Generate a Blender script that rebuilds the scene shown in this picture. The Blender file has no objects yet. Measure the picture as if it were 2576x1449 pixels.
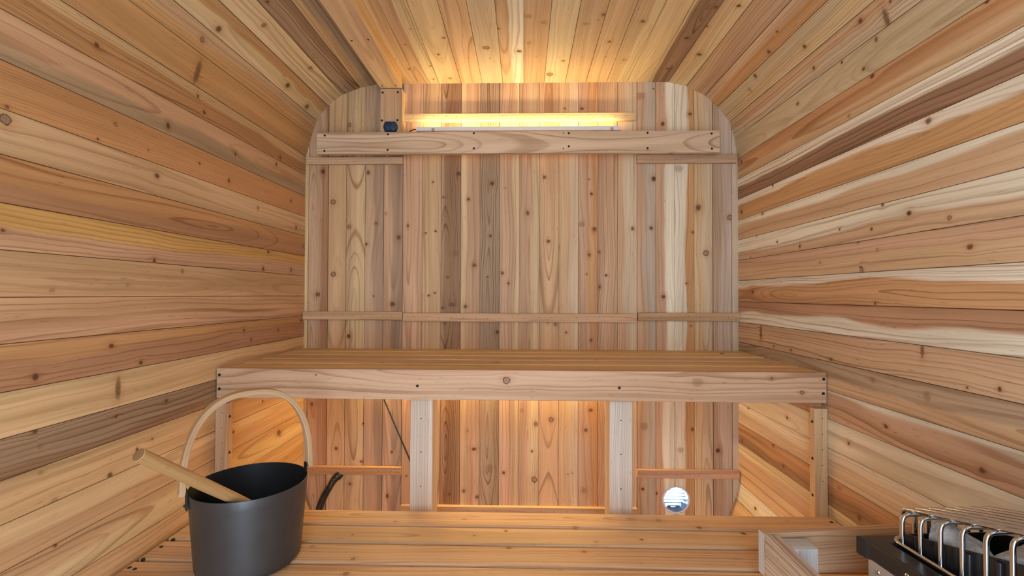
import bpy, math, random
from mathutils import Vector, Matrix
R = random.Random(7)
C = bpy.context.scene.collection
rad = math.radians

# ------------------------------------------------------------------ objects
def tag(o, label, cat, group=None, kind=None):
    o['label'] = label
    o['category'] = cat
    if group: o['group'] = group
    if kind: o['kind'] = kind
    return o

def empty(name, loc, label, cat, group=None, rotz=0):
    o = bpy.data.objects.new(name, None)
    o.empty_display_size = .05
    C.objects.link(o)
    o.location = loc
    o.rotation_euler = (0, 0, rotz)
    return tag(o, label, cat, group)

def link(name, me, parent=None, loc=None):
    o = bpy.data.objects.new(name, me)
    C.objects.link(o)
    if parent is not None:
        o.parent = parent
    if loc: o.location = loc
    return o

def local(o, root):
    """world-space mesh under a root empty: keep it where it is"""
    o.parent = root
    m = Matrix.Translation(root.location) @ root.rotation_euler.to_matrix().to_4x4()
    o.matrix_parent_inverse = m.inverted()
    return o

# ------------------------------------------------------------------ node helpers
class NT:
    def __init__(s, name):
        s.m = bpy.data.materials.new(name)
        s.m.use_nodes = True
        s.t = s.m.node_tree
        s.t.nodes.clear()
        s.out = s.t.nodes.new('ShaderNodeOutputMaterial')
    def n(s, typ, **k):
        nd = s.t.nodes.new(typ)
        for a, b in k.items(): setattr(nd, a, b)
        return nd
    def put(s, sock, v):
        if isinstance(v, bpy.types.NodeSocket): s.t.links.new(v, sock)
        elif v is not None: sock.default_value = v
    def M(s, op, a, b=None, c=None, clamp=False):
        nd = s.n('ShaderNodeMath', operation=op, use_clamp=clamp)
        s.put(nd.inputs[0], a)
        if b is not None: s.put(nd.inputs[1], b)
        if c is not None: s.put(nd.inputs[2], c)
        return nd.outputs[0]
    def attr(s, name):
        return s.n('ShaderNodeAttribute', attribute_name=name)
    def sep(s, v):
        nd = s.n('ShaderNodeSeparateXYZ'); s.put(nd.inputs[0], v); return nd.outputs
    def comb(s, x, y, z):
        nd = s.n('ShaderNodeCombineXYZ')
        for i, v in enumerate((x, y, z)): s.put(nd.inputs[i], v)
        return nd.outputs[0]
    def noise(s, vec, scale=1., detail=2., rough=.5):
        nd = s.n('ShaderNodeTexNoise')
        s.put(nd.inputs['Vector'], vec)
        nd.inputs['Scale'].default_value = scale
        nd.inputs['Detail'].default_value = detail
        nd.inputs['Roughness'].default_value = rough
        return nd.outputs['Fac']
    def step(s, x, a, b, lo=0., hi=1.):
        nd = s.n('ShaderNodeMapRange', interpolation_type='SMOOTHSTEP')
        s.put(nd.inputs[0], x)
        for i, v in enumerate((a, b, lo, hi)): s.put(nd.inputs[i + 1], v)
        return nd.outputs[0]
    def mix(s, f, a, b, typ='MIX'):
        nd = s.n('ShaderNodeMix', data_type='RGBA', blend_type=typ)
        s.put(nd.inputs[0], f)
        for i, v in ((6, a), (7, b)):
            if isinstance(v, tuple) and len(v) == 3: v = (*v, 1)
            s.put(nd.inputs[i], v)
        return nd.outputs[2]
    def bsdf(s, color, rough=.5, metal=0., spec=.3, **k):
        b = s.n('ShaderNodeBsdfPrincipled')
        if isinstance(color, tuple) and len(color) == 3: color = (*color, 1)
        s.put(b.inputs['Base Color'], color)
        s.put(b.inputs['Roughness'], rough)
        s.put(b.inputs['Metallic'], metal)
        b.inputs['Specular IOR Level'].default_value = spec
        s.t.links.new(b.outputs[0], s.out.inputs[0])
        return b

def plain(name, color, rough=.5, metal=0., spec=.3, var=.08, scale=30., bump=0.):
    """plain coat with a little procedural mottling"""
    t = NT(name)
    co = t.n('ShaderNodeTexCoord').outputs['Object']
    f = t.noise(co, scale, 3.)
    c = t.mix(f, tuple(x * (1 - var) for x in color), tuple(min(1, x * (1 + var)) for x in color))
    rr = t.step(t.noise(co, scale * 2.3, 2.), .2, .8, max(0, rough - .05), min(1, rough + .05))
    b = t.bsdf(c, rr, metal, spec)
    if bump:
        bp = t.n('ShaderNodeBump')
        bp.inputs['Strength'].default_value = bump
        bp.inputs['Distance'].default_value = .002
        t.put(bp.inputs['Height'], f)
        t.t.links.new(bp.outputs[0], b.inputs['Normal'])
    return t.m

# ------------------------------------------------------------------ cedar
def cedar():
    t = NT('knotty_cedar')
    M = t.M
    u, v, s = t.sep(t.attr('bu').outputs['Vector'])
    ca = t.attr('ca').outputs['Color']
    cb = t.attr('cb').outputs['Color']
    bpos, bw, freq = t.sep(t.attr('pa').outputs['Vector'])
    v0, cs, con = t.sep(t.attr('pb').outputs['Vector'])
    du, dv, r = t.sep(t.attr('kn').outputs['Vector'])
    kl, ks, kx = t.sep(t.attr('kt').outputs['Vector'])
    r3 = M('MULTIPLY', r, 3.4); r2 = M('MULTIPLY', r, 2.0)
    a = M('DIVIDE', du, r3); b = M('DIVIDE', dv, r2)
    q = M('ADD', M('MULTIPLY', a, a), M('MULTIPLY', b, b))
    W = M('POWER', 2.718, M('MULTIPLY', q, -1.))
    W = M('MULTIPLY', W, M('MINIMUM', M('MULTIPLY', ks, 1.2), 1.))
    v1 = M('SUBTRACT', v, M('MULTIPLY', M('MULTIPLY', dv, .72), W))
    n1 = t.noise(t.comb(M('MULTIPLY', u, 1.6), M('MULTIPLY', v, 7.), s), 1., 1.)
    n1b = t.noise(t.comb(M('MULTIPLY', u, 7.), M('MULTIPLY', v, 22.), s), 1., 1.)
    v2 = M('ADD', v1, M('ADD', M('MULTIPLY', M('SUBTRACT', n1, .5), .045), M('MULTIPLY', M('SUBTRACT', n1b, .5), .009)))
    nc = t.noise(t.comb(M('MULTIPLY', u, .95), 3.3, M('ADD', s, 5.7)), 1., 1.)
    c = M('MULTIPLY', M('SUBTRACT', nc, .5), cs)
    d = M('SUBTRACT', v2, v0)
    Rr = M('SQRT', M('ADD', M('MULTIPLY', d, d), M('MULTIPLY', c, c)))
    n2 = t.noise(t.comb(M('MULTIPLY', Rr, 55.), s, M('MULTIPLY', u, .4)), 1., 1.)
    ph = M('ADD', M('MULTIPLY', Rr, freq), M('MULTIPLY', n2, 2.2))
    fr = M('FRACT', ph)
    L = M('MULTIPLY', t.step(fr, .55, .95), t.step(fr, .95, 1., 1., 0.))
    soft = t.step(fr, 0., .93)
    nl = t.noise(t.comb(M('MULTIPLY', u, 2.), M('FLOOR', ph), s), 1., 1.)
    L = M('MULTIPLY', M('MULTIPLY', L, con), t.step(nl, .28, .68, .25, 1.1))
    n3 = t.noise(t.comb(M('MULTIPLY', u, 2.2), 1.1, M('ADD', s, 9.1)), 1., 2.)
    bb = M('ADD', M('SUBTRACT', v2, bpos), M('MULTIPLY', M('SUBTRACT', n3, .5), .05))
    bf = t.step(bb, M('MULTIPLY', bw, -1.), bw)
    col = t.mix(bf, ca, cb)
    n4 = t.noise(t.comb(M('MULTIPLY', u, 1.4), M('MULTIPLY', v2, 26.), M('ADD', s, 2.)), 1., 2.)
    col = t.mix(1., col, t.mix(t.step(n4, .28, .72), (.87, .84, .80), (1.09, 1.10, 1.11)), 'MULTIPLY')
    n5 = t.noise(t.comb(M('MULTIPLY', u, 5.), M('MULTIPLY', v1, 420.), s), 1., 1.)
    col = t.mix(1., col, t.mix(t.step(n5, .25, .75), (.93, .92, .90), (1.05, 1.05, 1.06)), 'MULTIPLY')
    col = t.mix(M('MULTIPLY', soft, M('MULTIPLY', con, .2)), col, t.mix(1., col, (.78, .68, .6), 'MULTIPLY'))
    col = t.mix(L, col, t.mix(1., col, (.52, .40, .31), 'MULTIPLY'))
    n6 = t.noise(t.comb(M('MULTIPLY', u, 26.), M('MULTIPLY', v1, 300.), s), 1., 1.)
    col = t.mix(t.step(n6, .70, .77, 0., .5), col, t.mix(1., col, (.45, .32, .22), 'MULTIPLY'))
    # knots
    wob = t.noise(t.comb(M('DIVIDE', du, r), M('DIVIDE', dv, r), s), 1.1, 2.)
    dx = M('MULTIPLY', dv, kx)
    dist = M('SQRT', M('ADD', M('MULTIPLY', du, du), M('MULTIPLY', dx, dx)))
    kd = M('ADD', M('DIVIDE', dist, r), M('MULTIPLY', M('SUBTRACT', wob, .5), .75))
    halo = M('MULTIPLY', M('POWER', 2.718, M('MULTIPLY', M('MULTIPLY', kd, kd), -.28)), ks)
    col = t.mix(M('MULTIPLY', halo, .55), col, t.mix(1., col, (.74, .52, .36), 'MULTIPLY'))
    rings = M('SINE', M('MULTIPLY', kd, 17.))
    kc = t.mix(kl, (.120, .055, .028), (.46, .31, .19))
    kc = t.mix(M('MULTIPLY', M('ADD', rings, 1.), .2), kc, (.05, .022, .012))
    core = t.step(kd, .45, 1.08, 1., 0.)
    col = t.mix(M('MULTIPLY', core, ks), col, kc)
    rim = M('MULTIPLY', t.step(kd, .62, .86), t.step(kd, .92, 1.14, 1., 0.))
    col = t.mix(M('MULTIPLY', M('MULTIPLY', rim, ks), M('ADD', .15, M('MULTIPLY', kl, .8))), col, (.045, .022, .013))
    bs = t.bsdf(col, t.step(n5, .2, .8, .5, .62), 0., .22)
    bp = t.n('ShaderNodeBump')
    bp.inputs['Strength'].default_value = .12
    bp.inputs['Distance'].default_value = .001
    t.put(bp.inputs['Height'], M('ADD', M('MULTIPLY', soft, -.6), n5))
    t.t.links.new(bp.outputs[0], bs.inputs['Normal'])
    return t.m
CEDAR = cedar()

PAL = {  # heartwood and sapwood tones of the boards
 'P': (.625, .410, .262), 'T': (.645, .435, .255), 'Y': (.745, .555, .325), 'O': (.585, .335, .158),
 'B': (.340, .205, .120), 'G': (.460, .325, .215), 'W': (.830, .730, .580), 'H': (.690, .440, .165), 'S': (.745, .505, .255),
 'R': (.500, .285, .165), 'K': (.680, .530, .365), 'E': (.56, .46, .36), 'L': (.64, .54, .46)}

class Wood:
    """boards of one part: polygons with grain coordinates and tones kept on the face corners"""
    def __init__(s):
        s.v = []; s.f = []; s.d = {k: [] for k in ('bu', 'ca', 'cb', 'pa', 'pb', 'kn', 'kt')}
    def poly(s, pts, uvs, p, k=None):
        i = len(s.v)
        s.v += [tuple(q) for q in pts]
        s.f.append(list(range(i, i + len(pts))))
        D = s.d
        for (u, v) in uvs:
            D['bu'] += [u, v, p['seed']]
            D['ca'] += p['ca']; D['cb'] += p['cb']; D['pa'] += p['pa']; D['pb'] += p['pb']
            if k: D['kn'] += [u - k[0], v - k[1], k[2]]; D['kt'] += k[3]
            else: D['kn'] += [9., 9., .01]; D['kt'] += [0., 0., 1.]
    def build(s, name, parent=None, root=None):
        me = bpy.data.meshes.new(name)
        me.from_pydata(s.v, [], s.f)
        for k, a in s.d.items():
            me.attributes.new(k, 'FLOAT_VECTOR', 'CORNER').data.foreach_set('vector', a)
        me.materials.append(CEDAR)
        me.update()
        o = link(name, me, parent)
        if root is not None: local(o, root)
        return o

def tone(code, bpos=None, freq=None, con=None, cath=None, v0=None, mul=(1, 1, 1)):
    j = lambda c: [x * (1 + jj + R.uniform(-.025, .025)) for x in c]
    jj = R.uniform(-.06, .06)
    if v0 is None: v0 = R.uniform(-.025, .025) if R.random() < .36 else R.choice((-1, 1)) * R.uniform(.05, .11)
    a = PAL[code[0]]; two = len(code) > 1
    b = PAL[code[1]] if two else tuple(x * y for x, y in zip(a, R.choice(((1.06, 1.05, 1.02), (.95, .93, .9)))))
    if bpos is None: bpos = R.uniform(-.01, .012) if two else R.uniform(-.04, .04)
    if freq is None: freq = R.choice((38, 50, 62, 80, 110))
    if con is None: con = R.uniform(.3, .7)
    if cath is None: cath = R.uniform(.05, .34)
    return dict(seed=R.uniform(0, 60), ca=[x * y for x, y in zip(j(a), mul)], cb=[x * y for x, y in zip(j(b), mul)], pa=[bpos, .006 if two else .03, freq],
                pb=[v0, cath, con])

def knots(surface):
    out = {}
    for w in KN.get(surface, '').split():
        ty = w[-1]
        a, b, c, d = w[:-1].split(',')
        kt = {'d': [R.uniform(0, .22), R.uniform(.85, 1.), R.uniform(.8, 1.35)], 'r': [R.uniform(.75, 1.), .95, 1.], 'f': [.35, .4, R.uniform(.8, 1.6)], 's': [.2, .75, 1.]}[ty]
        r = float(d) / 1000
        if ty == 's': r *= .55; kt = [.15, .8, .3]
        out.setdefault(int(a), []).append((int(b) / 1000, int(c) / 1000, r, kt))
    for k in out: out[k].sort()
    return out

def segs(u0, u1, ks):
    """length pieces, each with the knot nearest to it"""
    ks = [k for k in ks if u0 - .05 < k[0] < u1 + .05]
    if not ks: return [(u0, u1, None)]
    res = []; a = u0
    for i, k in enumerate(ks):
        b = u1 if i == len(ks) - 1 else (k[0] + ks[i + 1][0]) / 2
        b = min(max(b, a), u1)
        if b > a + 1e-4: res.append((a, b, k)); a = b
    return res

def clip(pts, planes):
    for (n, d) in planes:
        out = []
        for i, p in enumerate(pts):
            q = pts[(i + 1) % len(pts)]
            a = n[0] * p[0] + n[1] * p[1] + n[2] * p[2] - d
            b = n[0] * q[0] + n[1] * q[1] + n[2] * q[2] - d
            if a <= 0: out.append(p)
            if (a < 0 < b) or (b < 0 < a):
                t = a / (a - b)
                out.append(tuple(x + (y - x) * t for x, y in zip(p, q)))
        pts = out
        if len(pts) < 3: return []
    return pts

def cladding(w, O, U, V, N, width, u0, u1, p, ks=(), g=.0005, dep=.006, thick=.02, planes=None, end0=False, end1=False):
    """one tongue and groove board: face, two eased edges, back. O = centre line at u = 0"""
    O, U, V, N = Vector(O), Vector(U), Vector(V), Vector(N)
    h = width / 2
    P = lambda u, v, n: O + U * u + V * v + N * n
    rows = [(-h, -h + g, -dep, -dep), (-h + g, -h + g + .0004, -dep, -.0004), (-h + g + .0004, -h + g + .0010, -.0004, 0), (-h + g + .0010, h - g - .0010, 0, 0), (h - g - .0010, h - g - .0004, 0, -.0004), (h - g - .0004, h - g, -.0004, -dep), (h - g, h, -dep, -dep)]
    for (a, b, k) in segs(u0, u1, list(ks)):
        for (va, vb, na, nb) in rows:
            pts = [tuple(P(a, va, na)) + (a, va), tuple(P(b, va, na)) + (b, va), tuple(P(b, vb, nb)) + (b, vb), tuple(P(a, vb, nb)) + (a, vb)]
            if planes: pts = clip(pts, planes)
            if pts: w.poly([q[:3] for q in pts][::1], [q[3:] for q in pts], p, k)
    if thick:
        pts = [tuple(P(u0, -h, -thick)) + (u0, -h), tuple(P(u0, h, -thick)) + (u0, h), tuple(P(u1, h, -thick)) + (u1, h), tuple(P(u1, -h, -thick)) + (u1, -h)]
        if planes: pts = clip(pts, planes)
        if pts: w.poly([q[:3] for q in pts], [q[3:] for q in pts], p)

def timber(w, O, U, V, N, L, W, T, p, ks=(), rd=.003, nb=2, endp=None):
    """free board: length L along U, width W along V, thickness T along N, O = centre of its face (n = 0 is the face).
    rounded arrises; grain runs along U"""
    O, U, V, N = Vector(O), Vector(U), Vector(V), Vector(N)
    sec = []
    for (cv, cn, a0) in ((W / 2 - rd, -rd, 0), (-W / 2 + rd, -rd, 90), (-W / 2 + rd, -T + rd, 180), (W / 2 - rd, -T + rd, 270)):
        for i in range(nb + 1):
            a = rad(a0 + 90 * i / nb)
            sec.append((cv + rd * math.cos(a), cn + rd * math.sin(a)))
    m = len(sec)
    # face edge is from sec[nb] (right) to sec[nb+1] (left)
    per = [0.]
    for i in range(m):
        a, b = sec[i], sec[(i + 1) % m]
        per.append(per[-1] + math.hypot(a[0] - b[0], a[1] - b[1]))
    ref = per[nb] + (W / 2 - rd)
    P = lambda u, q: O + U * u + V * q[0] + N * q[1]
    for i in range(m):
        a, b = sec[i], sec[(i + 1) % m]
        pa, pb = ref - per[i], ref - per[i + 1]
        face = (i == nb)
        for (x, y, k) in (segs(-L / 2, L / 2, list(ks)) if ks else [(-L / 2, L / 2, None)]):
            w.poly([P(x, a), P(y, a), P(y, b), P(x, b)], [(x, pa), (y, pa), (y, pb), (x, pb)], p, k)
    e = dict(p)
    e['pb'] = [0.02, .02, p['pb'][2]]; e['seed'] = p['seed'] + 3
    if endp: e.update(endp)
    w.poly([P(L / 2, q) for q in sec], [(q[0] * .2, q[1] * 1.) for q in sec], e)
    w.poly([P(-L / 2, q) for q in reversed(sec)], [(q[0] * .2, q[1] * 1.) for q in reversed(sec)], e)

def board(name, O, U, V, N, L, W, T, code='T', parent=None, root=None, ks=(), rd=.003, endp=None, **k):
    w = Wood()
    timber(w, O, U, V, N, L, W, T, tone(code, **k), ks, rd, endp=endp)
    return w.build(name, parent, root)

X, Y, Z = Vector((1, 0, 0)), Vector((0, 1, 0)), Vector((0, 0, 1))

# ------------------------------------------------------------------ plain meshes
class MB:
    def __init__(s): s.v = []; s.f = []; s.sm = []; s.mi = []
    def add(s, vs, fs, smooth=False, mi=0):
        i = len(s.v)
        s.v += [tuple(v) for v in vs]
        for f in fs:
            s.f.append([i + k for k in f]); s.sm.append(smooth); s.mi.append(mi)
    def tube(s, pts, r, n=10, closed=False, caps=True, radii=None):
        pts = [Vector(p) for p in pts]
        m = len(pts); rings = []
        tn = []
        for i in range(m):
            if closed: d = pts[(i + 1) % m] - pts[i - 1]
            else: d = pts[min(i + 1, m - 1)] - pts[max(i - 1, 0)]
            tn.append(d.normalized())
        ref = Vector((0, 0, 1)) if abs(tn[0].z) < .9 else Vector((1, 0, 0))
        a = tn[0].cross(ref).normalized()
        vs = []
        for i in range(m):
            a = (a - tn[i] * a.dot(tn[i])).normalized()
            b = tn[i].cross(a)
            rr = radii[i] if radii else r
            for j in range(n):
                t = 2 * math.pi * j / n
                vs.append(pts[i] + (a * math.cos(t) + b * math.sin(t)) * rr)
        fs = []
        for i in range(m if closed else m - 1):
            k = (i + 1) % m
            for j in range(n):
                fs.append([i * n + j, i * n + (j + 1) % n, k * n + (j + 1) % n, k * n + j])
        s.add(vs, fs, True)
        if caps and not closed:
            s.add(vs[:n], [list(range(n))[::-1]]); s.add(vs[-n:], [list(range(n))])
    def lathe(s, prof, n=64, org=(0, 0, 0), axis=None, closed=False, smooth=True):
        """prof: (radius, height) pairs turned about the axis"""
        o = Vector(org)
        if axis is None: A, B, N = X, Y, Z
        else: A, B, N = axis
        vs = []
        for (r, h) in prof:
            for j in range(n):
                t = 2 * math.pi * j / n
                vs.append(o + A * r * math.cos(t) + B * r * math.sin(t) + N * h)
        fs = []; m = len(prof)
        for i in range(m if closed else m - 1):
            k = (i + 1) % m
            for j in range(n):
                fs.append([i * n + j, i * n + (j + 1) % n, k * n + (j + 1) % n, k * n + j])
        s.add(vs, fs, smooth)
    def box(s, x0, x1, y0, y1, z0, z1, mi=0):
        vs = [(x, y, z) for z in (z0, z1) for y in (y0, y1) for x in (x0, x1)]
        s.add(vs, [(0, 2, 3, 1), (4, 5, 7, 6), (0, 1, 5, 4), (2, 6, 7, 3), (0, 4, 6, 2), (1, 3, 7, 5)], mi=mi)
    def prism(s, poly, z0, z1, mi=0):
        n = len(poly)
        s.add([(x, y, z0) for x, y in poly] + [(x, y, z1) for x, y in poly],
              [list(range(n))[::-1], list(range(n, 2 * n))] + [[i, (i + 1) % n, n + (i + 1) % n, n + i] for i in range(n)], mi=mi)
    def build(s, name, mats, parent=None, root=None, bevel=0., loc=None, seg=2):
        me = bpy.data.meshes.new(name)
        me.from_pydata(s.v, [], s.f)
        me.polygons.foreach_set('use_smooth', s.sm)
        for m in (mats if isinstance(mats, (list, tuple)) else [mats]): me.materials.append(m)
        me.polygons.foreach_set('material_index', s.mi)
        me.update()
        o = link(name, me, parent, loc)
        if root is not None: local(o, root)
        if bevel:
            b = o.modifiers.new('bevel', 'BEVEL'); b.width = bevel; b.segments = seg; b.limit_method = 'ANGLE'
            b.angle_limit = rad(40)
        return o
LED_COL = (1.0, .74, .35)
LED_COL2 = (1.0, .70, .28)
LED_TOP, LED_LOW = 66., 195.
DOOR = (-.42, .42, 1.86)
WORLD = ((.68, .84, 1.0), 6.7)
MUL = dict(ceil=(1., 1.03, 1.), left=(.99, .94, .86), right=(1.08, 1.12, 1.14), back=(1.04, 1.03, 1.0))  # warm light at left and cool daylight at right put into board colours
EXPOSURE = .27
HAND = (44., .209, .027, .012)
LADLE = ((-.660, -1.150, .805), (-.592, -.880, .588))
STONES = [
 ([(.6969, -1.1683, .7168), (.7234, -1.1577, .7181), (.6850, -1.1734, .6962), (.7599, -1.1965, .692), (.745, -1.1462, .70), (.698, -1.215, .695), (.745, -1.235, .684), (.72, -1.19, .7105), (.70, -1.165, .588), (.75, -1.17, .588), (.74, -1.22, .588)],
  'pale grey wedge of stone at the back of the heater, its point up'),
 ([(.757, -1.243, .7086), (.7884, -1.22, .7079), (.815, -1.225, .7106), (.82, -1.30, .715), (.7258, -1.2978, .7237), (.70, -1.268, .715), (.7755, -1.2765, .722), (.72, -1.26, .59), (.80, -1.25, .59), (.80, -1.31, .60), (.71, -1.31, .60)],
  'flat grey stone in the heater nearest the camera'),
]
CODES = {
 'ceil': ['O','OT','YO','Y','GB','TG','G','T','TY','YT','T','K','TW','T','K','T','T','TY','Y','YB','TY','TP','PO','KY','PK','K'],
 'left': ['YO','PG','O','YT','OR','HP','T','TP','OR','Y','GB','T','YT','TY','TO','T','T','G','T','T','G'],
 'right': ['OT','WB','WO','WT','WP','PT','WO','RW','P','GT','WP','W','WK','RB','KP','PT','W','T','T','P','G'],
 'back': ['Y','PR','T','TY','PG','PG','P','T','GB','YP','G','PY','PY','T','TK','PO','P','TK','PE','PW','WO','YK','GE','E'],
}
OPT = {
 'ceil': {0: dict(freq=230, con=.8, cath=.02, v0=.09), 4: dict(con=1., freq=55, v0=.06, bpos=.012), 5: dict(con=.9, freq=50, v0=-.06), 9: dict(bpos=.036), 19: dict(bpos=-.026, con=.8, v0=.015), 10: dict(con=.6, cath=.3, freq=60, v0=.045), 2: dict(bpos=.0, con=.4)},
 'left': {0: dict(bpos=-.015), 1: dict(v0=.0, cath=.2, con=.5), 2: dict(freq=190, con=.45, v0=.08), 3: dict(con=.5), 4: dict(freq=50, con=.7, cath=.34, v0=.005), 5: dict(bpos=.0), 6: dict(con=.3), 7: dict(con=.7, v0=.07, freq=60), 8: dict(con=.6, v0=.06), 9: dict(freq=60, con=.4), 10: dict(con=.9, freq=90, v0=-.05), 13: dict(v0=.0, cath=.25, con=.6, freq=60)},
 'right': {1: dict(bpos=-.008, con=.9, freq=80), 2: dict(bpos=-.012), 3: dict(bpos=-.02), 4: dict(bpos=.006, con=.6), 6: dict(bpos=-.016, con=.8), 7: dict(bpos=.004, con=.8), 8: dict(con=.8, freq=100, v0=.08), 10: dict(bpos=-.026, con=.8), 11: dict(v0=.02, cath=.3, con=.45, freq=50), 12: dict(con=.4)},
 'back': {1: dict(con=.6, bpos=.02), 3: dict(con=.8, cath=.36, freq=60, v0=.0), 8: dict(con=.95, freq=120, bpos=-.03), 9: dict(bpos=-.022), 10: dict(con=.95, freq=120), 11: dict(bpos=.022), 12: dict(v0=0., con=.5), 13: dict(con=.8, cath=.3, v0=0., freq=60), 16: dict(freq=110), 19: dict(bpos=.0), 20: dict(bpos=.003), 21: dict(v0=.01, con=.6), 23: dict(freq=260)},
}
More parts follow.
